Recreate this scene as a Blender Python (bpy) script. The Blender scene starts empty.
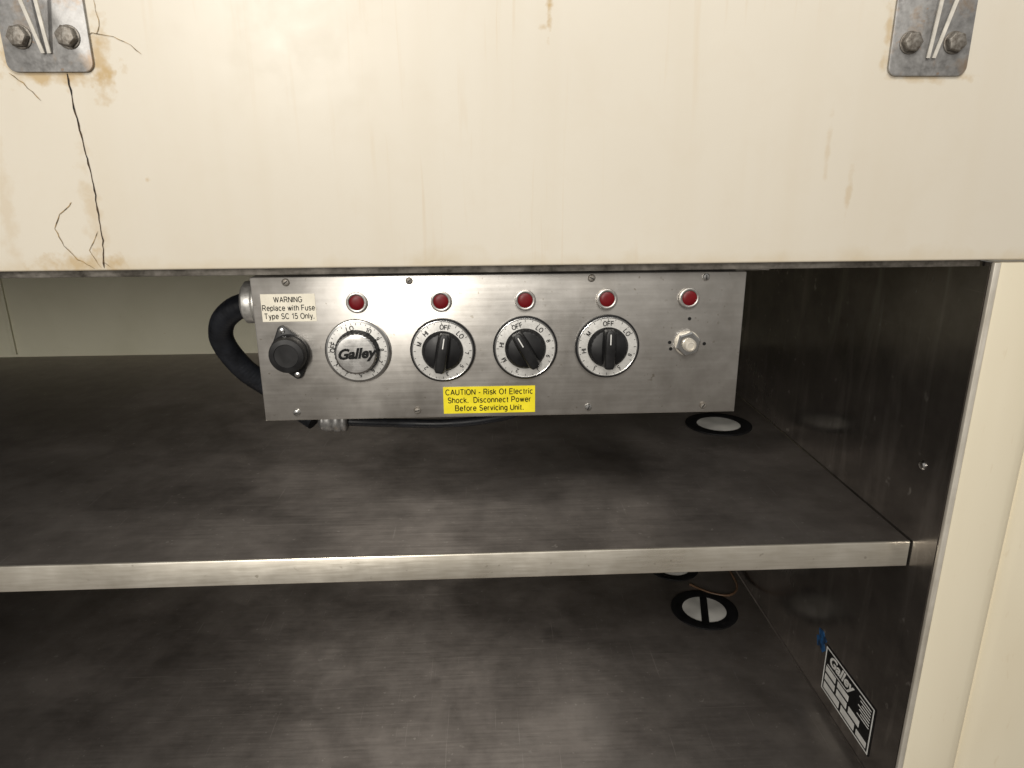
import bpy, bmesh, math, random
from mathutils import Vector, Matrix
random.seed(4)
scene = bpy.context.scene
COL = scene.collection
LIFT = 1.15
K = 0.68/0.70      # control panel survey scale

# ------------------------------------------------------------------ nodes
def newmat(name):
    m = bpy.data.materials.new(name); m.use_nodes = True
    nt = m.node_tree; nt.nodes.clear()
    out = nt.nodes.new('ShaderNodeOutputMaterial')
    b = nt.nodes.new('ShaderNodeBsdfPrincipled')
    nt.links.new(b.outputs[0], out.inputs[0])
    return m, nt, b
def coords(nt, scale=(1,1,1)):
    t = nt.nodes.new('ShaderNodeTexCoord'); mp = nt.nodes.new('ShaderNodeMapping')
    mp.inputs['Scale'].default_value = scale
    nt.links.new(t.outputs['Object'], mp.inputs[0]); return mp.outputs[0]
def noise(nt, vec, scale, detail=3, rough=0.55, dist=0):
    n = nt.nodes.new('ShaderNodeTexNoise'); nt.links.new(vec, n.inputs['Vector'])
    n.inputs['Scale'].default_value = scale; n.inputs['Detail'].default_value = detail
    n.inputs['Roughness'].default_value = rough; n.inputs['Distortion'].default_value = dist
    return n.outputs['Fac']
def remap(nt, v, a, b, c=0.0, d=1.0):
    n = nt.nodes.new('ShaderNodeMapRange'); nt.links.new(v, n.inputs[0])
    for i, x in enumerate((a,b,c,d)): n.inputs[i+1].default_value = x
    return n.outputs[0]
def mixc(nt, f, a, b):
    n = nt.nodes.new('ShaderNodeMix'); n.data_type = 'RGBA'
    for val, idx in ((f,0),(a,6),(b,7)):
        if hasattr(val, 'is_linked'): nt.links.new(val, n.inputs[idx])
        elif idx == 0: n.inputs[0].default_value = val
        else: n.inputs[idx].default_value = (*val, 1)
    return n.outputs[2]
def math_(nt, op, a, b):
    n = nt.nodes.new('ShaderNodeMath'); n.operation = op
    for i, v in enumerate((a,b)):
        if hasattr(v, 'is_linked'): nt.links.new(v, n.inputs[i])
        else: n.inputs[i].default_value = v
    n.use_clamp = False
    return n.outputs[0]
def bump(nt, b, h, strength, dist=0.001):
    n = nt.nodes.new('ShaderNodeBump'); n.inputs['Strength'].default_value = strength
    n.inputs['Distance'].default_value = dist
    nt.links.new(h, n.inputs['Height']); nt.links.new(n.outputs[0], b.inputs['Normal'])
def spot(nt, vec, c, r, nz, amp=0.6):
    s = nt.nodes.new('ShaderNodeVectorMath'); s.operation = 'SUBTRACT'
    nt.links.new(vec, s.inputs[0]); s.inputs[1].default_value = c
    d = nt.nodes.new('ShaderNodeVectorMath'); d.operation = 'DIVIDE'
    nt.links.new(s.outputs[0], d.inputs[0]); d.inputs[1].default_value = r
    l = nt.nodes.new('ShaderNodeVectorMath'); l.operation = 'LENGTH'
    nt.links.new(d.outputs[0], l.inputs[0])
    e = math_(nt, 'ADD', l.outputs['Value'], remap(nt, nz, 0.3, 0.7, -amp, amp))
    return remap(nt, e, 1.0, 0.1, 0.0, 1.0)

def flat(name, col, rough=0.5, metal=0.0, var=0.12, scale=60, spec=None):
    m, nt, b = newmat(name)
    v = coords(nt); n = noise(nt, v, scale, 2)
    b.inputs['Metallic'].default_value = metal
    dk = tuple(c*(1-var*1.6) for c in col)
    nt.links.new(mixc(nt, remap(nt, n, 0.35, 0.65), dk, col), b.inputs['Base Color'])
    nt.links.new(remap(nt, n, 0.3, 0.7, rough*0.8, min(1, rough*1.2)), b.inputs['Roughness'])
    if spec is not None: b.inputs['Specular IOR Level'].default_value = spec
    return m

def steel(name, light, dark, r0, r1, stretch=(1,1,1), fine=300, blot=5, aniso=0.0,
          speck=None, speckscale=120, bumps=0.05, metal=1.0, streak_w=0.35, span=0.12, scratches=None, smear=None):
    m, nt, b = newmat(name)
    b.inputs['Metallic'].default_value = metal
    vs = coords(nt, stretch); v = coords(nt)
    st = noise(nt, vs, fine, 2, 0.6)
    bl = noise(nt, v, blot, 4, 0.6, 0.3)
    bl2 = noise(nt, v, blot*5.3, 4, 0.65, 0.2)
    f = math_(nt, 'ADD', math_(nt, 'MULTIPLY', st, streak_w),
              math_(nt, 'ADD', math_(nt, 'MULTIPLY', bl, 0.60-streak_w*0.5), math_(nt, 'MULTIPLY', bl2, 0.40-streak_w*0.5)))
    c = mixc(nt, remap(nt, f, 0.5-span, 0.5+span), dark, light)
    if smear:   # wiped drips / dried smears
        sm = noise(nt, coords(nt, smear[0]), smear[1], 4, 0.6, 0.5)
        c = mixc(nt, remap(nt, sm, 0.54, 0.70, 0, smear[3]), c, smear[2])
    if speck:
        s1 = noise(nt, v, speckscale, 1, 0.5)
        mk = math_(nt, 'MULTIPLY', remap(nt, s1, 0.70, 0.77, 0, 0.7), remap(nt, bl2, 0.45, 0.6))
        c = mixc(nt, mk, c, speck)
    if scratches:
        t = nt.nodes.new('ShaderNodeTexCoord')
        for rot,(sx,sy) in ((0.35,(3,150)),(-0.6,(150,4))):
            mp = nt.nodes.new('ShaderNodeMapping'); mp.inputs['Rotation'].default_value=(0,0,rot) if scratches[0]=='z' else (rot,0,0)
            mp.inputs['Scale'].default_value = (sx,sy,1) if scratches[0]=='z' else (1,sx,sy)
            nt.links.new(t.outputs['Object'], mp.inputs[0])
            n = noise(nt, mp.outputs[0], 2.0, 1, 0.5)
            c = mixc(nt, remap(nt, n, 0.73, 0.78, 0, scratches[2]), c, scratches[1])
    nt.links.new(c, b.inputs['Base Color'])
    rr = math_(nt, 'ADD', remap(nt, bl, 0.3, 0.7, r0, r1), remap(nt, st, 0.3, 0.7, -0.02, 0.02))
    nt.links.new(rr, b.inputs['Roughness'])
    if aniso:
        b.inputs['Anisotropic'].default_value = aniso
        b.inputs['Anisotropic Rotation'].default_value = 0.25
        tn = nt.nodes.new('ShaderNodeTangent'); tn.direction_type='UV_MAP'; tn.uv_map='UVMap'
        nt.links.new(tn.outputs[0], b.inputs['Tangent'])
    if bumps: bump(nt, b, math_(nt, 'ADD', st, math_(nt, 'MULTIPLY', bl, 2.0)), bumps, 0.0006)
    return m

def cream_board():
    m, nt, b = newmat('aged_cream_laminate')
    v = coords(nt)
    big = noise(nt, v, 2.4, 2, 0.5, 0.3)
    mid = noise(nt, v, 26, 4, 0.6, 0.3)
    drip = noise(nt, coords(nt, (18, 1, 1.4)), 1.0, 3, 0.55, 0.2)
    drip2 = noise(nt, coords(nt, (110, 1, 6)), 1.0, 3, 0.6, 0.5)
    c = mixc(nt, remap(nt, big, 0.3, 0.7), (0.71,0.655,0.555), (0.785,0.735,0.635))
    c = mixc(nt, remap(nt, mid, 0.5, 0.75, 0, 0.10), c, (0.60,0.51,0.37))
    c = mixc(nt, remap(nt, drip, 0.50, 0.72, 0, 0.13), c, (0.62,0.52,0.36))
    c = mixc(nt, math_(nt,'MULTIPLY', remap(nt, drip2, 0.60, 0.74, 0, 0.2), remap(nt, big, 0.44, 0.56)), c, (0.58,0.42,0.22))
    wob = noise(nt, v, 70, 3, 0.6)
    rust = (0.50,0.33,0.12)
    for (x, z, rx, rz, a) in [(0.0605,0.138,0.0035,0.020,0.85),(0.056,0.124,0.007,0.004,0.55),(-0.3706,-0.074,0.045,0.012,0.6),
            (-0.366,0.088,0.048,0.013,0.7),(-0.352,-0.03,0.010,0.06,0.3),(-0.40,0.12,0.012,0.03,0.6),
            (-0.325,0.10,0.012,0.034,0.65),(0.401,0.084,0.042,0.006,0.45),(0.363,0.12,0.005,0.04,0.5),(-0.30,0.0,0.003,0.003,0.5),
            (0.345,-0.02,0.003,0.026,0.3),(0.32,0.02,0.003,0.035,0.22),(-0.43,-0.02,0.010,0.10,0.2)]:
        s = spot(nt, v, (x,0.66,z), (rx,1.0,rz), wob)
        c = mixc(nt, math_(nt, 'MULTIPLY', s, a), c, rust)
    sp = nt.nodes.new('ShaderNodeSeparateXYZ'); nt.links.new(v, sp.inputs[0])
    low = remap(nt, math_(nt, 'ADD', sp.outputs['Z'], remap(nt, mid, 0.3, 0.7, -0.009, 0.009)), -0.068, -0.086, 0, 0.4)
    c = mixc(nt, low, c, (0.58,0.46,0.27))
    nt.links.new(c, b.inputs['Base Color'])
    nt.links.new(remap(nt, mid, 0.3, 0.7, 0.34, 0.44), b.inputs['Roughness'])
    b.inputs['Specular IOR Level'].default_value = 0.45
    bump(nt, b, math_(nt,'ADD', wob, math_(nt,'MULTIPLY', big, 8)), 0.05, 0.0008)
    return m

def cream_plain(name, a, b_, rough=0.45, zs=1.0):
    m, nt, b = newmat(name)
    v = coords(nt, (1,1,zs)); n = noise(nt, v, 7, 3, 0.55, 0.4); n2 = noise(nt, v, 120, 2, 0.6)
    c = mixc(nt, remap(nt, n, 0.3, 0.7), a, b_)
    c = mixc(nt, remap(nt, n2, 0.66, 0.8, 0, 0.25), c, (0.5,0.36,0.18))
    nt.links.new(c, b.inputs['Base Color']); b.inputs['Roughness'].default_value = rough
    bump(nt, b, n2, 0.05, 0.0006)
    return m

M_BOARD = cream_board()
M_PIL = cream_plain('aged_cream_paint', (0.73,0.655,0.50), (0.80,0.735,0.58), 0.3, 0.3)
M_BACK = cream_plain('faded_cream_panel', (0.68,0.66,0.51), (0.74,0.72,0.57), 0.6)
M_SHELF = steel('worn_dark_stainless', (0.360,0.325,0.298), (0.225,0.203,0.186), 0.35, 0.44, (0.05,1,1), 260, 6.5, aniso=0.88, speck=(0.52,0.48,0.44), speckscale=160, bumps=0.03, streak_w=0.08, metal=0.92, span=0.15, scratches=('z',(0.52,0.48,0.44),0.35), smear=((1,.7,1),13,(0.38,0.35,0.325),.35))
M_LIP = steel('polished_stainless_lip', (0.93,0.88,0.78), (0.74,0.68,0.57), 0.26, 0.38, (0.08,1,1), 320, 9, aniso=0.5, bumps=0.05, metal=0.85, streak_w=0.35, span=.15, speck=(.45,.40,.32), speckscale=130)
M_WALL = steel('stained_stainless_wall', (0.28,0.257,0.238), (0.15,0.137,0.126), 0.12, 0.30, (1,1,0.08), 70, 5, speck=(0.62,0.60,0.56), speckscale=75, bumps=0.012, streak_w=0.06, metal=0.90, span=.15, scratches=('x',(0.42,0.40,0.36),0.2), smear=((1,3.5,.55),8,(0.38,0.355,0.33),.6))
M_PANEL = steel('brushed_stainless', (0.66,0.635,0.60), (0.50,0.475,0.44), 0.28, 0.42, (0.03,1,1), 420, 10, aniso=0.5, speck=(0.32,0.28,0.22), speckscale=230, bumps=0.02, streak_w=0.08, metal=0.90, span=.12, smear=((1,1,.6),16,(0.44,0.41,0.37),.45))
M_TRIM = steel('dirty_zinc_strip', (0.42,0.39,0.35), (0.10,0.09,0.075), 0.4, 0.65, (0.3,1,1), 120, 40, bumps=0.4, metal=0.5)
M_EDGE = steel('bright_steel_edge', (0.88,0.83,0.74), (0.62,0.57,0.48), 0.3, 0.42, (1,1,0.05), 260, 12, bumps=0.05, metal=0.5)
M_ZINC = steel('tarnished_zinc_plate', (0.42,0.415,0.41), (0.25,0.245,0.24), 0.42, 0.55, (1,1,1), 200, 40, speck=(0.38,0.20,0.07), speckscale=140, bumps=0.2, metal=0.6, smear=((1,1,1),45,(0.36,0.22,0.10),.5))
M_FIT = steel('pale_zinc_fitting', (0.75,0.74,0.71), (0.50,0.49,0.47), 0.35, 0.5, (1,1,1), 200, 40, bumps=0.2, metal=0.7)
M_LAMPRING = steel('dull_nickel_ring', (0.62,0.60,0.57), (0.40,0.385,0.365), 0.3, 0.42, (1,1,1), 300, 90, bumps=0.1, metal=0.9)
M_BOLT = steel('worn_bolt_steel', (0.33,0.31,0.28), (0.12,0.10,0.08), 0.4, 0.6, (1,1,1), 300, 90, bumps=0.4, metal=0.6)
M_BLADE = flat('pale_gusset_steel', (0.90,0.86,0.78), 0.5, 0.05, 0.15, 90)
M_BLACK = flat('black_plastic', (0.014,0.014,0.015), 0.45, 0, 0.3, spec=.4)
M_RUBBER = flat('black_rubber', (0.010,0.010,0.011), 0.6, 0, 0.3, spec=0.2)
M_HOSE = flat('dark_hose', (0.014,0.016,0.021), 0.45, 0, 0.3, spec=.4)
M_CHROME = flat('chrome', (0.80,0.80,0.79), 0.2, 1.0, 0.1)
M_DIAL = steel('satin_dial_metal', (0.84,0.83,0.80), (0.72,0.71,0.68), 0.3, 0.42, (1,1,1), 600, 60, bumps=0.03, metal=0.5)
M_CAP = steel('spun_cap_metal', (0.84,0.83,0.81), (0.70,0.69,0.67), 0.22, 0.34, (0.05,1,1), 900, 90, bumps=0.03, metal=0.85)
M_INK = flat('black_ink', (0.010,0.010,0.010), 0.6, 0, 0.2, spec=.2)
M_WHITE = flat('cream_label', (0.84,0.79,0.66), 0.5, 0, 0.06, 90)
M_YELLOW = flat('yellow_label', (0.90,0.76,0.02), 0.45, 0, 0.08, 90)
M_HOLELIGHT = flat('pale_hole_light', (0.95,0.94,0.89), 0.4, 0, 0.3, 14)  # uneven pale colour painted for the light inside the shelf holes
M_WHITEINK = flat('white_ink', (0.86,0.86,0.83), 0.5, 0, 0.1)
M_BLUE = flat('blue_tape', (0.015,0.11,0.30), 0.45, 0, 0.5, 120)
M_CRACK = flat('dark_crack', (0.09,0.055,0.03), 0.9, 0, 0.6, 200)  # dark brown for the crack line
M_HAIR = flat('rusty_hairline', (0.46,0.31,0.13), 0.9, 0, 0.5, 200)
M_COPPER = flat('tan_wire', (0.16,0.09,0.05), 0.5, 0, 0.3)
def redmat():
    m, nt, b = newmat('red_lens')
    n = noise(nt, coords(nt), 200, 2)
    nt.links.new(mixc(nt, n, (0.11,0.002,0.005), (0.18,0.005,0.008)), b.inputs['Base Color'])
    b.inputs['Roughness'].default_value = 0.4; b.inputs['Specular IOR Level'].default_value=.35
    return m
M_RED = redmat()

# ------------------------------------------------------------------ mesh helpers
def obj_from_bm(bm, name, mat, loc=(0,0,0), smooth=False, bevel=0, segs=2, angle=35):
    bmesh.ops.recalc_face_normals(bm, faces=bm.faces)
    if bevel:
        es = [e for e in bm.edges if len(e.link_faces)==2 and e.calc_face_angle(0) > math.radians(30)]
        bmesh.ops.bevel(bm, geom=es, offset=bevel, segments=segs, profile=0.5, affect='EDGES', clamp_overlap=True)
    me = bpy.data.meshes.new(name); bm.to_mesh(me); bm.free()
    mats = mat if isinstance(mat, (list,tuple)) else [mat]
    for m in mats: me.materials.append(m)
    if smooth:
        for p in me.polygons: p.use_smooth = True
        me.set_sharp_from_angle(angle=math.radians(angle))
    o = bpy.data.objects.new(name, me); o.location = loc; COL.objects.link(o)
    return o
def planar_uv(o):
    me=o.data; uv=me.uv_layers.new(name='UVMap')
    for p in me.polygons:
        n=p.normal
        for li in p.loop_indices:
            c=me.vertices[me.loops[li].vertex_index].co
            if abs(n.x)>.9: uv.data[li].uv=(c.y,c.z)
            else: uv.data[li].uv=(c.x, c.y-c.z)
def add_box(bm, x0,x1,y0,y1,z0,z1):
    vs = [bm.verts.new(p) for p in [(x0,y0,z0),(x1,y0,z0),(x1,y1,z0),(x0,y1,z0),(x0,y0,z1),(x1,y0,z1),(x1,y1,z1),(x0,y1,z1)]]
    for f in [(0,1,2,3),(4,7,6,5),(0,4,5,1),(1,5,6,2),(2,6,7,3),(3,7,4,0)]:
        bm.faces.new([vs[i] for i in f])
def box(name, mat, x0,x1,y0,y1,z0,z1, bevel=0.0, segs=2):
    bm = bmesh.new(); add_box(bm, x0,x1,y0,y1,z0,z1)
    return obj_from_bm(bm, name, mat, bevel=bevel, segs=segs, smooth=bevel>0)
def prism(bm, pts, axis, a, b):
    def P(p, t):
        if axis=='x': return (t, p[0], p[1])
        if axis=='y': return (p[0], t, p[1])
        return (p[0], p[1], t)
    A = [bm.verts.new(P(p,a)) for p in pts]; B = [bm.verts.new(P(p,b)) for p in pts]
    bm.faces.new(A); bm.faces.new(B[::-1])
    n = len(pts)
    for i in range(n): bm.faces.new([A[i],A[(i+1)%n],B[(i+1)%n],B[i]])
def lathe_bm(bm, prof, segs=48, axis='y', ripple=None, mi=0, rot=0):
    rings = []
    for k,(r,h) in enumerate(prof):
        ring=[]
        for i in range(segs):
            a = 2*math.pi*i/segs+rot; rr = r
            if ripple and ripple[0]<=k<=ripple[1]: rr = r*(1+ripple[2]*math.cos(a*ripple[3]))
            x, z = rr*math.cos(a), rr*math.sin(a)
            ring.append(bm.verts.new((x,-h,z) if axis=='y' else ((x,z,h) if axis=='z' else (-h,x,z))))
        rings.append(ring)
    for k in range(len(rings)-1):
        for i in range(segs):
            f = bm.faces.new([rings[k][i], rings[k][(i+1)%segs], rings[k+1][(i+1)%segs], rings[k+1][i]]); f.material_index = mi
    f = bm.faces.new(rings[-1]); f.material_index = mi
    f = bm.faces.new(rings[0][::-1]); f.material_index = mi
def lathe(name, mat, prof, loc, segs=48, axis='y', ripple=None, angle=35, rot=0):
    bm = bmesh.new(); lathe_bm(bm, prof, segs, axis, ripple, 0, rot)
    return obj_from_bm(bm, name, mat, loc, smooth=True, angle=angle)
def ring_bm(bm, r0, r1, h0, h1, segs=48, axis='y'):
    prof = [(r0,h0),(r1,h0),(r1,h1),(r0,h1)]
    rings=[]
    for r,h in prof:
        rings.append([bm.verts.new((r*math.cos(2*math.pi*i/segs), -h, r*math.sin(2*math.pi*i/segs)) if axis=='y' else
                     (r*math.cos(2*math.pi*i/segs), r*math.sin(2*math.pi*i/segs), h)) for i in range(segs)])
    for k in range(4):
        for i in range(segs):
            bm.faces.new([rings[k][i], rings[k][(i+1)%segs], rings[(k+1)%4][(i+1)%segs], rings[(k+1)%4][i]])
def tube(name, mat, pts, rad, segs=14, corr=0.0, pitch=0.004):
    P = [Vector(p) for p in pts]; out=[]
    for i in range(len(P)-1):
        p0=P[max(i-1,0)];p1=P[i];p2=P[i+1];p3=P[min(i+2,len(P)-1)]
        n = max(2, int((p2-p1).length/(0.0012 if corr else 0.005)))
        for k in range(n):
            t=k/n
            out.append(0.5*((2*p1)+(-p0+p2)*t+(2*p0-5*p1+4*p2-p3)*t*t+(-p0+3*p1-3*p2+p3)*t**3))
    out.append(P[-1]); bm=bmesh.new(); rings=[]; d=0
    up = Vector((0,0.3,1)).normalized()
    for i,p in enumerate(out):
        t=(out[min(i+1,len(out)-1)]-out[max(i-1,0)]).normalized()
        s=t.cross(up).normalized(); u=s.cross(t).normalized(); up=u
        if i: d+=(p-out[i-1]).length
        r = rad*(1+corr*math.sin(2*math.pi*d/pitch))
        rings.append([bm.verts.new(p+r*(math.cos(2*math.pi*k/segs)*s+math.sin(2*math.pi*k/segs)*u)) for k in range(segs)])
    for a,b in zip(rings, rings[1:]):
        for k in range(segs): bm.faces.new([a[k],a[(k+1)%segs],b[(k+1)%segs],b[k]])
    bm.faces.new(rings[0]); bm.faces.new(rings[-1])
    return obj_from_bm(bm, name, mat, smooth=True, angle=60)
def ribbon_bm(bm, pts, w, y):
    fine=[]
    for (a,b) in zip(pts, pts[1:]):
        n=max(2,int(math.dist(a,b)/0.004))
        for k in range(n):
            t=k/n; j=0.0005
            fine.append((a[0]+(b[0]-a[0])*t+random.uniform(-j,j), a[1]+(b[1]-a[1])*t+random.uniform(-j,j)))
    fine.append(pts[-1]); L=[];R=[]
    for i,p in enumerate(fine):
        q=fine[min(i+1,len(fine)-1)]; o=fine[max(i-1,0)]
        t=Vector((q[0]-o[0], q[1]-o[1])).normalized(); n=Vector((-t.y,t.x))
        ww=w*random.uniform(0.45,1.1)*(0.35 if i in (0,len(fine)-1) else 1)/2
        L.append(bm.verts.new((p[0]+n.x*ww,y,p[1]+n.y*ww))); R.append(bm.verts.new((p[0]-n.x*ww,y,p[1]-n.y*ww)))
    for i in range(len(L)-1): bm.faces.new([L[i],L[i+1],R[i+1],R[i]])
def text_mesh(lines, size, bold=0.0, shear=0.0, lead=1.2, cspace=1.0, depth=0.0001, align='CENTER'):
    c = bpy.data.curves.new('t','FONT'); c.body=lines; c.size=size; c.align_x=align; c.align_y='CENTER'
    c.offset=bold; c.shear=shear; c.space_line=lead; c.space_character=cspace; c.extrude=depth; c.resolution_u=3
    o = bpy.data.objects.new('t',c); COL.objects.link(o)
    bpy.context.view_layer.update()
    me = bpy.data.meshes.new_from_object(o.evaluated_get(bpy.context.evaluated_depsgraph_get()))
    bpy.data.objects.remove(o); bpy.data.curves.remove(c)
    return me
# ---- plain grotesque lettering drawn as strokes (cap height 1)
def A_(cx,cy,rx,ry,a0,a1,n=12):
    return [(cx+rx*math.cos(math.radians(a0+(a1-a0)*k/n)), cy+ry*math.sin(math.radians(a0+(a1-a0)*k/n))) for k in range(n+1)]
E_=lambda cx,cy,rx,ry: A_(cx,cy,rx,ry,0,360,20)
GL={
'A':(.70,[[(0,0),(.35,1)],[(.35,1),(.7,0)],[(.12,.34),(.58,.34)]]),
'B':(.64,[[(0,0),(0,1),(.36,1)]+A_(.36,.77,.24,.23,90,-90)+[(0,.54)],[(.36,.54)]+A_(.37,.27,.27,.27,90,-90)+[(0,0)]]),
'C':(.74,[A_(.4,.5,.39,.5,42,318,18)]),
'D':(.70,[[(0,0),(0,1),(.3,1)]+A_(.3,.5,.39,.5,90,-90,16)+[(0,0)]]),
'E':(.62,[[(.6,1),(0,1),(0,0),(.62,0)],[(0,.53),(.55,.53)]]),
'F':(.56,[[(.58,1),(0,1),(0,0)],[(0,.51),(.5,.51)]]),
'G':(.78,[A_(.4,.5,.4,.5,42,325,18)+[(.76,.45),(.44,.45)]]),
'H':(.66,[[(0,0),(0,1)],[(.66,0),(.66,1)],[(0,.53),(.66,.53)]]),
'I':(.02,[[(0,0),(0,1)]]),'L':(.54,[[(0,1),(0,0),(.54,0)]]),
'M':(.76,[[(0,0),(0,1)],[(0,1),(.38,.0)],[(.38,.0),(.76,1)],[(.76,1),(.76,0)]]),
'N':(.66,[[(0,0),(0,1)],[(0.02,1),(.64,0)],[(.66,0),(.66,1)]]),
'O':(.80,[A_(.4,.5,.4,.5,0,360,24)]),
'P':(.62,[[(0,0),(0,1),(.36,1)]+A_(.36,.73,.26,.27,90,-90)+[(0,.46)]]),
'R':(.68,[[(0,0),(0,1),(.38,1)]+A_(.38,.74,.25,.26,90,-90)+[(0,.48)],[(.34,.48),(.68,0)]]),
'S':(.62,[A_(.32,.75,.27,.25,25,270)+A_(.32,.25,.30,.25,90,-155)]),
'T':(.66,[[(0,1),(.66,1)],[(.33,1),(.33,0)]]),
'U':(.66,[[(0,1),(0,.33)]+A_(.33,.33,.33,.33,180,360)+[(.66,1)]]),
'W':(1.06,[[(0,1),(.27,0)],[(.27,0),(.53,1)],[(.53,1),(.79,0)],[(.79,0),(1.06,1)]]),
'a':(.50,[A_(.25,.52,.22,.2,160,0)+[(.47,0)],E_(.24,.21,.22,.2)]),
'c':(.50,[A_(.28,.36,.27,.36,45,315)]),
'e':(.54,[[(.02,.37),(.54,.37)]+A_(.28,.36,.27,.36,5,322)]),
'f':(.28,[[(.12,0),(.12,.82)]+A_(.27,.82,.15,.18,180,95),[(0,.70),(.28,.70)]]),
'g':(.50,[E_(.25,.38,.24,.33),[(.5,.72),(.5,-.05)]+A_(.26,-.05,.24,.22,0,-150)]),
'h':(.48,[[(0,0),(0,1)],[(0,.42)]+A_(.24,.46,.24,.26,180,0)+[(.48,0)]]),
'i':(.02,[[(0,0),(0,.72)],[(0,.87),(0,1.02)]]),
'k':(.46,[[(0,0),(0,1)],[(.44,.72),(0,.28)],[(.16,.42),(.47,0)]]),
'l':(.02,[[(0,0),(0,1)]]),
'n':(.48,[[(0,0),(0,.72)],[(0,.42)]+A_(.24,.46,.24,.26,180,0)+[(.48,0)]]),
'o':(.54,[E_(.27,.36,.27,.36)]),
'p':(.51,[[(0,-.28),(0,.72)],E_(.26,.36,.25,.36)]),
'r':(.26,[[(0,0),(0,.72)],[(0,.42)]+A_(.22,.44,.22,.27,180,80)]),
's':(.46,[A_(.24,.54,.20,.18,20,270)+A_(.24,.18,.22,.18,90,-160)]),
't':(.28,[[(.12,.92),(.12,.15)]+A_(.26,.14,.14,.14,180,275),[(0,.7),(.28,.7)]]),
'u':(.48,[[(0,.72),(0,.26)]+A_(.24,.26,.24,.26,180,360),[(.48,.72),(.48,0)]]),
'v':(.48,[[(0,.72),(.24,0)],[(.24,0),(.48,.72)]]),
'w':(.76,[[(0,.72),(.2,0)],[(.2,0),(.38,.72)],[(.38,.72),(.56,0)],[(.56,0),(.76,.72)]]),
'y':(.50,[[(0,.72),(.26,.03)],[(.5,.72),(.22,-.18),(.05,-.27)]]),
'0':(.58,[E_(.29,.5,.29,.5)]),'1':(.36,[[(.05,.76),(.3,1),(.3,0)]]),
'2':(.60,[A_(.3,.72,.28,.28,165,-35)+[(0,0),(.6,0)]]),
'3':(.58,[A_(.28,.76,.25,.24,150,-90)+A_(.28,.26,.29,.26,90,-150)]),
'4':(.62,[[(.45,0),(.45,1),(0,.3),(.62,.3)]]),
'5':(.58,[[(.55,1),(.12,1),(.05,.52)]+A_(.28,.32,.3,.32,125,-150)]),
'6':(.58,[E_(.29,.3,.28,.3),A_(.36,.5,.35,.5,60,190)]),
'7':(.58,[[(0,1),(.58,1),(.2,0)]]),
'8':(.58,[E_(.29,.76,.24,.24),E_(.29,.27,.29,.27)]),
'9':(.58,[E_(.29,.7,.28,.3),A_(.22,.5,.35,.5,10,-120)]),
'-':(.34,[[(0,.36),(.34,.36)]]),'.':(.10,[[(.05,-.06),(.05,.13)]]),' ':(.18,[]),
}
def stroke_mesh(text, cap, lead=1.5, thick=.13, maxw=None):
    rows=text.split('\n'); gap=.12+thick*.75; data=[]
    for r in rows:
        x=0; S=[]
        for ch in r:
            w,st=GL[ch]
            for s in st: S.append([(px+x,py) for px,py in s])
            x+=w+gap
        data.append((x-gap,S))
    mw=max(d[0] for d in data); sx=cap if not maxw else min(cap*1.15, maxw/mw)
    bm=bmesh.new(); n=len(rows); t=thick/2
    for i,(w,S) in enumerate(data):
        y0=((n-1)/2-i)*lead-.5
        for s in S:
            L=[];R=[]
            for k,p in enumerate(s):
                a=Vector(s[max(k-1,0)]); b_=Vector(s[min(k+1,len(s)-1)]); p=Vector(p)
                d1=(p-a).normalized() if k else None; d2=(b_-p).normalized() if k<len(s)-1 else None
                if d1 is None: d=d2; m=1
                elif d2 is None: d=d1; m=1
                else:
                    d=(d1+d2); d=d.normalized() if d.length>1e-4 else d1
                    m=min(1.8,1/max(.3,d.dot(d1)))
                nn=Vector((-d.y,d.x))*t*m
                L.append(bm.verts.new(((p.x+nn.x-w/2)*sx,(p.y+nn.y+y0)*cap,0))); R.append(bm.verts.new(((p.x-nn.x-w/2)*sx,(p.y-nn.y+y0)*cap,0)))
            for k in range(len(L)-1): bm.faces.new([L[k],R[k],R[k+1],L[k+1]])
    me=bpy.data.meshes.new('s'); bm.to_mesh(me); bm.free(); return me
def to_front(x,z,y,sx=1,rot=0):
    return Matrix.Translation((x,y,z)) @ Matrix.Rotation(rot,4,'Y') @ Matrix.Rotation(math.radians(90),4,'X') @ Matrix.Diagonal((sx,1,1,1))
def text_obj(name, parts, mat):
    bm=bmesh.new()
    for me,M in parts:
        me.transform(M); bm.from_mesh(me); bpy.data.meshes.remove(me)
    me=bpy.data.meshes.new(name); bm.to_mesh(me); bm.free(); me.materials.clear(); me.materials.append(mat)
    for p in me.polygons: p.material_index=0
    o=bpy.data.objects.new(name,me); COL.objects.link(o); return o
def thing(name, label, cat, loc, group=None):
    e=bpy.data.objects.new(name,None); e.location=loc; e.empty_display_size=0.05; COL.objects.link(e)
    e['label']=label; e['category']=cat
    if group: e['group']=group
    return e
def par(child, parent):
    bpy.context.view_layer.update()
    child.parent=parent; child.matrix_parent_inverse=parent.matrix_world.inverted(); return child

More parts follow.
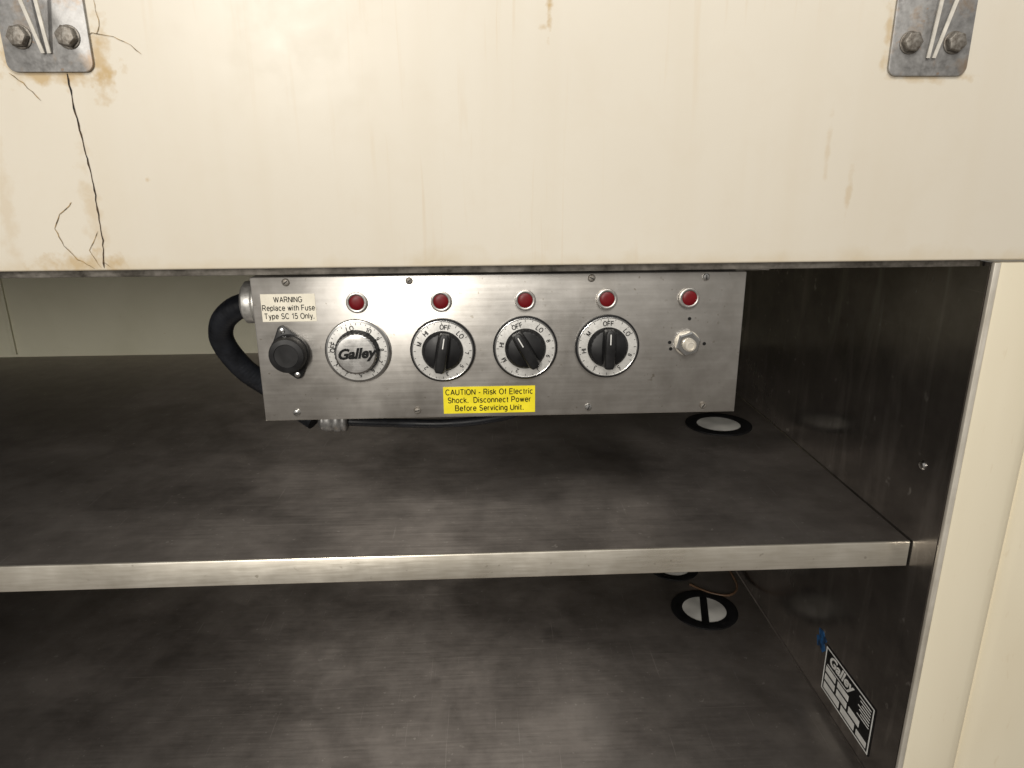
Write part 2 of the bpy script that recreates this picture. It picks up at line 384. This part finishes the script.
# ================================================================== SERVING COUNTER
XW = 0.499
counter = thing('serving_counter', 'old cream and stainless steel serving counter with cracked front board', 'counter', (-0.35,1.1,-0.85))
b = box('front_board', M_BOARD, -1.30,0.95,0.660,0.6745,-0.081,0.55, 0.002, 3); b['label']='cream front board with cracks and rust stains'; par(b,counter)
board=b
bm=bmesh.new()
ribbon_bm(bm, [(-.3537,.088),(-.3535,.065),(-.3517,.042),(-.3495,.014),(-.3478,-.0087),(-.3485,-.030),(-.3484,-.053),(-.3514,-.0785)], 0.0015, 0.6594)
o=obj_from_bm(bm,'crack',M_CRACK); par(o,board)
for pl,w in [([(-.3700,-.0195),(-.3722,-.0216),(-.383,-.03),(-.389,-.042),(-.384,-.058),(-.374,-.070),(-.360,-.079)],0.0007),
           ([(-.333,.118),(-.327,.119),(-.31,.116),(-.297,.110),(-.289,.103)],0.0006),
           ([(-.402,.088),(-.392,.080),(-.380,.066)],0.0007),
           ([(-.322,.145),(-.320,.125),(-.324,.118)],0.0006),
           ([(-.3514,-.045),(-.362,-.062),(-.354,-.078)],0.0006),
           ([(-.3517,-.072),(-.345,-.078)],0.0008)]:
    bm=bmesh.new(); ribbon_bm(bm, pl, w, 0.6592)
    par(obj_from_bm(bm,'hairline_crack',M_HAIR),board)
par(box('bottom_strip', M_TRIM, -1.29,0.4965,0.6750,0.679,-0.0888,0.0, 0.0007),counter)
par(box('top_panel', M_WALL, -1.248,0.4965,0.682,1.695,-0.075,-0.070),counter)
par(box('side_wall', M_WALL, XW,0.503,0.6645,1.70,-0.90,-0.0835),counter)
par(box('side_wall', M_WALL, -1.255,-1.250,0.6645,1.70,-0.90,-0.0835),counter)
par(box('edge_trim', M_EDGE, XW+0.0006,0.5062,0.6590,0.664,-0.90,-0.0835,0.0010,2),counter)
bm=bmesh.new()
prism(bm, [(.5072,.6605),(.512,.6585),(.560,.6585),(.572,.6605),(.5755,.6660),(.5790,.6610),(.588,.6560),(.640,.6545),(.95,.6545),(.95,.70),(.5072,.70)], 'z', -0.92,-0.0835)
o=obj_from_bm(bm,'corner_post',M_PIL,smooth=True,angle=50); par(o,counter)
par(box('back_panel', M_BACK, -1.25,XW,1.700,1.712,-0.90,-0.06),counter)
par(box('panel_seam', M_BACK, -1.160,-1.150,1.694,1.6995,-0.410,-0.08,0.001),counter)
bm=bmesh.new(); lathe_bm(bm,[(0.0055,0),(0.0055,0.001),(0.0040,0.0026),(0.0018,0.0030)],20,'x')
o=obj_from_bm(bm,'screw',M_CHROME,(XW,0.710,-0.3193),smooth=True); par(o,counter)
def to_wall(yc,zc,x,sx=1):
    return Matrix(((0,0,-1,x),(-1,0,0,yc),(0,1,0,zc),(0,0,0,1))) @ Matrix.Diagonal((sx,1,1,1))
plate = box('rating_plate', M_INK, XW-0.0012,XW-0.0001,0.715,0.848,-0.741,-0.666,0.0003); plate['label']='black and silver maker rating plate'; par(plate,counter)
bm=bmesh.new()
def wbar(y0,y1,z0,z1): add_box(bm, XW-0.0016,XW-0.0011,y0,y1,z0,z1)
wbar(.717,.846,-.6692,-.6674); wbar(.717,.846,-.7396,-.7378); wbar(.717,.7188,-.7380,-.6690); wbar(.8442,.846,-.7380,-.6690)
for (a,c,z,h) in [(.812,.840,-.7060,.0092),(.776,.806,-.7060,.0092),
                  (.812,.840,-.7200,.0100),(.778,.806,-.7200,.0100),(.744,.772,-.7200,.0100),
                  (.796,.840,-.7345,.0105),(.754,.790,-.7345,.0105),(.723,.748,-.7345,.0085)]:
    wbar(a,c,z,z+h)
for i in range(7): wbar(.723,.752-(i%3)*.004,-.6745-i*.0046-.0013,-.6745-i*.0046)
wbar(.785,.838,-.6938,-.6926)
o=obj_from_bm(bm,'printed_box',M_WHITEINK); par(o,plate)
o=text_obj('maker_name',[(text_mesh('Galley',0.0225,0.0007,0.3),to_wall(.802,-.6800,XW-0.0018,1.15))],M_WHITEINK); par(o,plate)
bm=bmesh.new()
prism(bm,[(.851,-.680),(.858,-.688),(.868,-.683),(.874,-.688),(.879,-.672),(.872,-.668),(.875,-.657),(.862,-.654),(.857,-.660),(.850,-.664),(.855,-.672)],'x',XW-0.0006,XW-0.0001)
o=obj_from_bm(bm,'tape_patch',M_BLUE); par(o,counter)

# ================================================================== SHELVES
def shelf(label, z, yf, lip):
    t=thing('metal_shelf', label, 'shelf', (-0.35,1.2,z-0.035))
    bm=bmesh.new()
    th=0.0016; x0,x1=-1.248,XW-0.002
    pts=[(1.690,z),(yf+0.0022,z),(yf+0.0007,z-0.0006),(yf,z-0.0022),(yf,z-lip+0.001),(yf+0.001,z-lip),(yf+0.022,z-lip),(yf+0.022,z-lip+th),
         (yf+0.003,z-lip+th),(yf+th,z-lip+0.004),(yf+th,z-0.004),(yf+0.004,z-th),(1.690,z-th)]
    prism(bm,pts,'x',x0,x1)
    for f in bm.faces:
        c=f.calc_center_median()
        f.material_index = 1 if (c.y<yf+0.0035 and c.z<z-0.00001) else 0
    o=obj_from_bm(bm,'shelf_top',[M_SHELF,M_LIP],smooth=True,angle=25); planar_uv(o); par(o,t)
    return t,o
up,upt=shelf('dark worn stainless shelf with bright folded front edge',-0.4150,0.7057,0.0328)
lo,lot=shelf('brown stained stainless shelf at the bottom of the counter',-0.765,0.640,0.035)
def grommet(parent, x,y,z, r, bar, discm):
    bm=bmesh.new(); ring_bm(bm,r*0.66,r,0.0,0.003,48,'z')
    g=obj_from_bm(bm,'hole_grommet',M_RUBBER,(x,y,z),bevel=0.0009,smooth=True); par(g,parent)
    c=lathe('hole_light_disc',discm,[(r*0.655,0.0002),(r*0.655,0.0014)],(x,y,z),48,'z'); par(c,g)  # pale disc stands in for the brightness seen through the hole
    if bar:
        bm=bmesh.new(); add_box(bm,-0.0065,0.0065,-r*0.65,r*0.65,0.0016,0.0030)
        bmesh.ops.rotate(bm,verts=bm.verts,matrix=Matrix.Rotation(math.radians(-14),3,'Z'))
        o=obj_from_bm(bm,'hole_bar',M_RUBBER,(x,y,z)); par(o,g)
grommet(upt,.403,1.112,-.415,.056,False,M_HOLELIGHT)
grommet(lot,.394,1.080,-.765,.060,True,M_HOLELIGHT)
grommet(lot,.375,1.225,-.765,.050,False,M_HOLELIGHT)
w=thing('loose_wire','thin tan wire lying on the bottom shelf','wire',(.45,1.17,-.765))
par(tube('wire_strand',M_COPPER,[(.39,1.16,-.7622),(.42,1.13,-.7622),(.455,1.12,-.7622),(.48,1.15,-.7622),(.485,1.22,-.7622)],0.0022),w)

# ================================================================== BRACKETS
def bracket_plate_bm():
    bm=bmesh.new(); w=.036; r=.008; pts=[]
    for cx,a0 in ((-w+r,180),(w-r,270)):
        for k in range(7):
            a=math.radians(a0+15*k); pts.append((cx+r*math.cos(a), r+r*math.sin(a)))
    pts += [(w,.14),(-w,.14)]
    prism(bm,pts,'y',-0.003,0.0); return bm
bx=-.3655; bz=.0885
br=thing('support_bracket','tarnished steel bracket bolted to the cream board','bracket',(bx,.6597,bz),group='shelf support brackets')
bparts=[]
bparts.append(obj_from_bm(bracket_plate_bm(),'mounting_plate',M_ZINC,(bx,.6597,bz),bevel=0.0006,smooth=True))
for sx in (-.0198,.0198):
    bm=bmesh.new()
    lathe_bm(bm,[(.0096,.003),(.0096,.0040),(.0090,.0044)],28)
    lathe_bm(bm,[(.0086,.0044),(.0088,.0050),(.0088,.0090),(.0078,.0102),(.0040,.0106)],6,rot=.4+sx*20)
    bparts.append(obj_from_bm(bm,'bolt',M_BOLT,(bx+sx,.6597,bz+.027),smooth=True,angle=30,bevel=0.0005))
def bar_path(pts,w,t):
    bm=bmesh.new(); rings=[]
    for (x,y,z) in pts:
        rings.append([bm.verts.new((x-w/2,y,z)),bm.verts.new((x+w/2,y,z)),bm.verts.new((x+w/2,y+t,z+t*.3)),bm.verts.new((x-w/2,y+t,z+t*.3))])
    for a,b_ in zip(rings,rings[1:]):
        for k in range(4): bm.faces.new([a[k],a[(k+1)%4],b_[(k+1)%4],b_[k]])
    bm.faces.new(rings[0]); bm.faces.new(rings[-1]); return bm
for s in (-1,1):
    bm=bar_path([(s*.0026,-.0058,.014),(s*.0038,-.0105,.028),(s*.0074,-.023,.066),(s*.0118,-.050,.125),(s*.0138,-.13,.170),(s*.0138,-.25,.20)],.0031,.0016)
    bparts.append(obj_from_bm(bm,'gusset_arm',M_BLADE,(bx,.6597,bz),bevel=0.0003))
for p in bparts: par(p,br)
br2=br.copy(); br2.location=(.4010,.6597,.0845); br2['label']='grey steel bracket bolted near the board end'; COL.objects.link(br2)
for p in bparts:
    q=p.copy(); COL.objects.link(q); q.parent=br2; q.matrix_parent_inverse=p.matrix_parent_inverse.copy()

# ================================================================== CONTROL PANEL
YP=.680
cp=thing('control_panel','brushed steel control box with dials, red lamps and warning stickers','control panel',(.018,.74,-.24))
x0,x1,z0,z1=-.2270,.2625,-.2390,-.0915
bm=bmesh.new()
add_box(bm,x0,x1,YP,YP+.11,z0,z1)
h=obj_from_bm(bm,'housing',M_PANEL,bevel=0.0015,smooth=True); planar_uv(h); par(h,cp)
bm=bmesh.new(); add_box(bm,x0-.001,x1+.001,YP+.0045,YP+.109,z0-.0012,z0-.0003)
par(obj_from_bm(bm,'bottom_cover',M_EDGE),cp)
par(box('mounting_flange',M_TRIM,x1-.01,x1+.024,YP+.004,YP+.03,z1+.0005,z1+.002),cp)
for (sx,sz) in [(-.198,-.0995),(-.075,-.0995),(.110,-.0990),(.228,-.0995),(-.2001,-.2375),(-.073,-.2375),(.110,-.2380),(.235,-.2380)]:
    bm=bmesh.new(); lathe_bm(bm,[(.0038,0),(.0038,.0006),(.0030,.0016),(.0012,.0020)],18)
    s_=obj_from_bm(bm,'screw',M_CHROME if random.random()<.6 else M_BOLT,(sx*K,YP,sz*K),smooth=True); par(s_,cp)
    bm=bmesh.new(); add_box(bm,-.0024,.0024,-.0024,-.0016,-.0004,.0004)
    bmesh.ops.rotate(bm,verts=bm.verts,matrix=Matrix.Rotation(random.random()*3,3,'Y'))
    par(obj_from_bm(bm,'screw_slot',M_INK,(sx*K,YP,sz*K)),s_)
for x in (-.1287,-.0437,.0421,.1262,.2116):
    bm=bmesh.new(); ring_bm(bm,.0073,.0104,0,.0034,36)
    g=obj_from_bm(bm,'indicator_lamp',M_LAMPRING,(x*K,YP,-.1207*K),bevel=.0010,smooth=True); par(g,cp)
    par(lathe('red_lens',M_RED,[(.0073,.0),(.0073,.0026),(.0062,.0033),(.0035,.0037),(.0015,.0038)],(x*K,YP,-.1207*K),36,angle=50),g)
def dial_text(cx,cz,y,items,r,size):
    out=[]
    for s,ang in items:
        a=math.radians(ang)
        out.append((stroke_mesh(s,size*(1 if s.isalpha() or s=='10' else .8),thick=.17), to_front(cx+r*math.sin(a),cz+r*math.cos(a),y,.95,rot=a)))
    return out
def knob(x,z,angle,kind,items,name='control_knob'):
    cx,cz=x*K,z*K
    R=.0308
    dk=lathe(name,M_CHROME if kind==1 else M_BLACK,[(R+.0018,.0006),(R+.0018,.0036),(R+.0008,.0046),(R-.0004,.0048)],(cx,YP,cz),64); par(dk,cp)
    if kind!=1:
        bm=bmesh.new(); ring_bm(bm,R-.0012,R+.0000,.0040,.0056,64); par(obj_from_bm(bm,'dial_rim',M_CHROME,(cx,YP,cz),bevel=.0003,smooth=True),dk)
    d=lathe('dial_face',M_DIAL,[(R-.0006,.003),(R-.0006,.0044),(R-.0012,.0050),(.016,.0060)],(cx,YP,cz),64); par(d,dk)
    bm=bmesh.new()
    rng=range(-150,151,10) if kind==1 else range(-165,181,15)
    for a in rng:
        L=.0022 if a%30==0 else .0012
        b2=bmesh.new(); add_box(b2,-.00020,.00020,-.0056,-.0048,R-.0018-L,R-.0018)
        bmesh.ops.rotate(b2,verts=b2.verts,matrix=Matrix.Rotation(math.radians(a),3,'Y'))
        me=bpy.data.meshes.new('x'); b2.to_mesh(me); b2.free(); bm.from_mesh(me); bpy.data.meshes.remove(me)
    par(obj_from_bm(bm,'tick_marks',M_INK,(cx,YP,cz)),dk)
    t=text_obj('dial_lettering',dial_text(cx,cz,YP-.0061,items,.0243,.0045),M_INK); par(t,dk)
    if kind==1:
        g=lathe('grip',M_BLACK,[(.0222,.0052),(.0222,.0065),(.0215,.0075),(.0210,.0140),(.0204,.0150)],(cx,YP,cz),120,ripple=(2,3,.018,30),angle=60); par(g,dk)
        c=lathe('grip_cap',M_CHROME,[(.0202,.0148),(.0202,.0160),(.0193,.0167)],(cx,YP,cz),96,ripple=(0,1,.02,32),angle=60); par(c,dk)
        c=lathe('cap_face',M_CAP,[(.0189,.0163),(.0186,.0168),(.0150,.0171),(.008,.01725)],(cx,YP,cz),64); par(c,dk)
        bg=text_obj('maker_name',[(text_mesh('Galley',.0142,.00060,.32,depth=.0001,cspace=1.0),to_front(cx,cz+.0005,YP-.0175,1.02,math.radians(-3)))],M_INK); par(bg,dk)
    else:
        g=lathe('grip_base',M_BLACK,[(.0206,.0054),(.0206,.0074),(.0194,.0086),(.0184,.0112),(.0172,.0120)],(cx,YP,cz),96,ripple=(2,3,.02,24),angle=60); par(g,dk)
        bm=bmesh.new()
        prof=[(-.0070,.0),(.0070,.0),(.0056,.008),(.0044,.0110),(-.0044,.0110),(-.0056,.008)]
        L=.0197; secs=[(-L,.72),(-L*.85,.94),(-L*.3,1.0),(L*.3,1.0),(L*.85,.90),(L,.62)]
        rings=[[bm.verts.new((px*s,-(.0108+py*(.8+.2*s)),zz)) for px,py in prof] for zz,s in secs]
        for A,B in zip(rings,rings[1:]):
            for i in range(6): bm.faces.new([A[i],A[(i+1)%6],B[(i+1)%6],B[i]])
        bm.faces.new(rings[0]); bm.faces.new(rings[-1])
        bmesh.ops.rotate(bm,verts=bm.verts,matrix=Matrix.Rotation(math.radians(angle),3,'Y'))
        par(obj_from_bm(bm,'grip_bar',M_BLACK,(cx,YP,cz),bevel=.0009,smooth=True),dk)
        bm=bmesh.new(); add_box(bm,-.0005,.0005,-.0223,-.0217,.006,.0165)
        bmesh.ops.rotate(bm,verts=bm.verts,matrix=Matrix.Rotation(math.radians(angle),3,'Y'))
        par(obj_from_bm(bm,'pointer_line',M_WHITEINK,(cx,YP,cz)),dk)
knob(-.1307,-.1708,0,1,[('LO',-14),('10',30),('OFF',-78),('9',58),('8',86),('7',114),('6',144),('5',176),('4',-152),('3',-122)])
knob(-.0436,-.1716,10,2,[('OFF',8),('LO',48),('M',-72),('HI',-42),('7',95),('5',130),('3',170),('2',-135)])
knob(.0420,-.1702,-30,2,[('LO',36),('OFF',-20),('HI',-80),('8',72),('6',110),('4',150),('2',-160),('M',-118)])
knob(.1278,-.1703,0,2,[('OFF',0),('LO',52),('M',-54),('HI',-98),('8',110),('5',150),('3',-150)])
g=lathe('bare_stud',M_EDGE,[(.0128,0),(.0128,.0008),(.0120,.0010)],(.2128*K,YP,-.1687*K),40); par(g,cp)
par(lathe('hex_nut',M_CHROME,[(.0128,.0010),(.0130,.0016),(.0130,.0056),(.0114,.0068),(.0070,.0068)],(.2128*K,YP,-.1687*K),6,angle=20,rot=.3),g)
par(lathe('shaft',M_EDGE,[(.0066,.006),(.0066,.0080)]+[(.0058+.0006*(i%2),.0082+i*.0008) for i in range(7)]+[(.0050,.0142),(.0036,.0144),(.0034,.0136)],(.2128*K,YP,-.1687*K),24,angle=15),g)
for dx,dz in ((-.0185,.001),(.0185,-.001),(.001,.026),(-.0170,-.006)):
    par(lathe('screw_hole',M_INK,[(.0018,0),(.0018,.0003)],((.2128+dx)*K,YP,(-.1687+dz)*K),14),cp)
# fuse holder
cx,cz=-.1997*K,-.1712*K
bm=bmesh.new(); pts=[]
for (px,pz,pr,a0,a1) in [(0,.0230,.0050,45,135),(0,0,.0190,150,210),(0,-.0230,.0050,225,315),(0,0,.0190,330,390)]:
    for k in range(7):
        a=math.radians(a0+(a1-a0)*k/6); pts.append((px+pr*math.cos(a),pz+pr*math.sin(a)))
prism(bm,pts,'y',-.004,0)
f=obj_from_bm(bm,'fuse_holder',M_BLACK,(cx,YP,cz),bevel=.0008,smooth=True)
f.rotation_euler=(0,math.radians(-14),0); par(f,cp)
par(lathe('fuse_cap',M_BLACK,[(.0190,.003),(.0190,.0065),(.0180,.0075),(.0176,.0160),(.0165,.0180),(.0120,.0188),(.0115,.0180),(.0050,.0178)],(cx,YP,cz),64,angle=40),f)
for s in (1,-1):
    par(lathe('screw',M_CHROME,[(.003,.004),(.0028,.0052),(.0012,.0058)],(cx+s*-.0056,YP,cz+s*.0226),16),f)
def sticker(name,mat,xa,xb,za,zb,txt,cap,lead,label,maxw,thick):
    l=box(name,mat,xa*K,xb*K,YP-.0004,YP-.0001,za*K,zb*K); l['label']=label; par(l,cp)
    t=text_obj('lettering',[(stroke_mesh(txt,cap,lead,thick,maxw),to_front((xa+xb)/2*K,(za+zb)/2*K,YP-.00050))],M_INK); par(t,l)
sticker('warning_sticker',M_WHITE,-.2247,-.1704,-.1394,-.1112,'WARNING\nReplace with Fuse\nType SC 15 Only.',.0052,1.58,'cream warning sticker with three lines of black text',.0505,.165)
sticker('caution_sticker',M_YELLOW,-.0449,.0526,-.2418,-.2122,'CAUTION - Risk Of Electric\nShock.  Disconnect Power\nBefore Servicing Unit.',.0056,1.55,'yellow caution sticker with three lines of black text',.0895,.175)

# ================================================================== CONDUIT
cd=thing('electrical_conduit','black flexible conduit with pale metal connector looping beneath the control box','cable',(-.26,.76,-.24))
bm=bmesh.new()
lathe_bm(bm,[(.021,0),(.0235,.001),(.0235,.009),(.0205,.010),(.0205,.014),(.0225,.015),(.0225,.024),(.0185,.027)],28,'x')
par(obj_from_bm(bm,'connector',M_FIT,(-.228,.742,-.126),smooth=True,bevel=.0004),cd)
par(tube('hose',M_HOSE,[(-.246,.742,-.128),(-.266,.746,-.133),(-.286,.755,-.150),(-.293,.768,-.176),(-.279,.785,-.212),(-.252,.80,-.242),(-.228,.80,-.264),(-.205,.792,-.278)],.0130,18,.008,.0045),cd)
par(tube('power_cable',M_HOSE,[(-.185,.79,-.279),(-.15,.792,-.282),(-.10,.80,-.2875),(-.05,.80,-.289),(.0,.80,-.285),(.04,.805,-.277),(.07,.81,-.255)],.0055,12),cd)
bm=bmesh.new()
lathe_bm(bm,[(.0115,0),(.0145,.002),(.0145,.006),(.0128,.007),(.0150,.009),(.0150,.015),(.0128,.017),(.0140,.019),(.0140,.026),(.0128,.028),(.0136,.030),(.008,.034)],24,'x')
par(obj_from_bm(bm,'conduit_fitting',M_ZINC,(-.166,.790,-.2775),smooth=True,angle=60),cd)

# ================================================================== LIFT, CAMERA, LIGHT
for o in list(scene.objects):
    if o.parent is None: o.location.z += LIFT
bpy.context.view_layer.update()
th,ps,ro=math.radians(16.7),math.radians(2.3),math.radians(0.4)
F=Vector((math.sin(ps)*math.cos(th),math.cos(ps)*math.cos(th),-math.sin(th)))
R=Vector((math.cos(ps),-math.sin(ps),0)); U=R.cross(F)
R2=R*math.cos(ro)-U*math.sin(ro); U2=U*math.cos(ro)+R*math.sin(ro)
cam=bpy.data.cameras.new('camera'); cam.sensor_width=36; cam.lens=690/1024*36; cam.clip_start=.01; cam.clip_end=50
co=bpy.data.objects.new('camera',cam); COL.objects.link(co)
m=Matrix((R2,U2,-F)).transposed().to_4x4(); m.translation=(0,0,LIFT); co.matrix_world=m
scene.camera=co
wd=bpy.data.worlds.new('World'); scene.world=wd; wd.use_nodes=True
nt=wd.node_tree; bg=nt.nodes['Background']
tc=nt.nodes.new('ShaderNodeTexCoord'); sp=nt.nodes.new('ShaderNodeSeparateXYZ'); nt.links.new(tc.outputs['Generated'],sp.inputs[0])
rp=nt.nodes.new('ShaderNodeValToRGB'); nt.links.new(remap(nt,sp.outputs['Z'],-1,1),rp.inputs[0])
rp.color_ramp.elements[0].color=(.18,.155,.13,1); rp.color_ramp.elements[0].position=.25
rp.color_ramp.elements[1].color=(.70,.675,.635,1); rp.color_ramp.elements[1].position=.75
e=rp.color_ramp.elements.new(.5); e.color=(.44,.415,.38,1)
nt.links.new(rp.outputs[0],bg.inputs[0]); bg.inputs[1].default_value=.48
def area(name,loc,target,size,sy,energy,col):
    l=bpy.data.lights.new(name,'AREA'); l.shape='RECTANGLE'; l.size=size; l.size_y=sy; l.energy=energy; l.color=col
    o=bpy.data.objects.new(name,l); o.location=loc
    o.rotation_euler=(Vector(target)-Vector(loc)).to_track_quat('-Z','Y').to_euler(); COL.objects.link(o)
area('ceiling_lamp',(.05,-.8,2.3),(0,.7,1.0),1.1,.6,21,(1,.955,.88))
area('front_fill',(-.74,-1.9,1.62),(-.1,.9,.85),.18,.8,37,(1,.95,.87))  # added low front fill, placed to reach the interior and give shelf sheen
scene.view_settings.view_transform='Standard'; scene.view_settings.look='None'; scene.view_settings.exposure=0
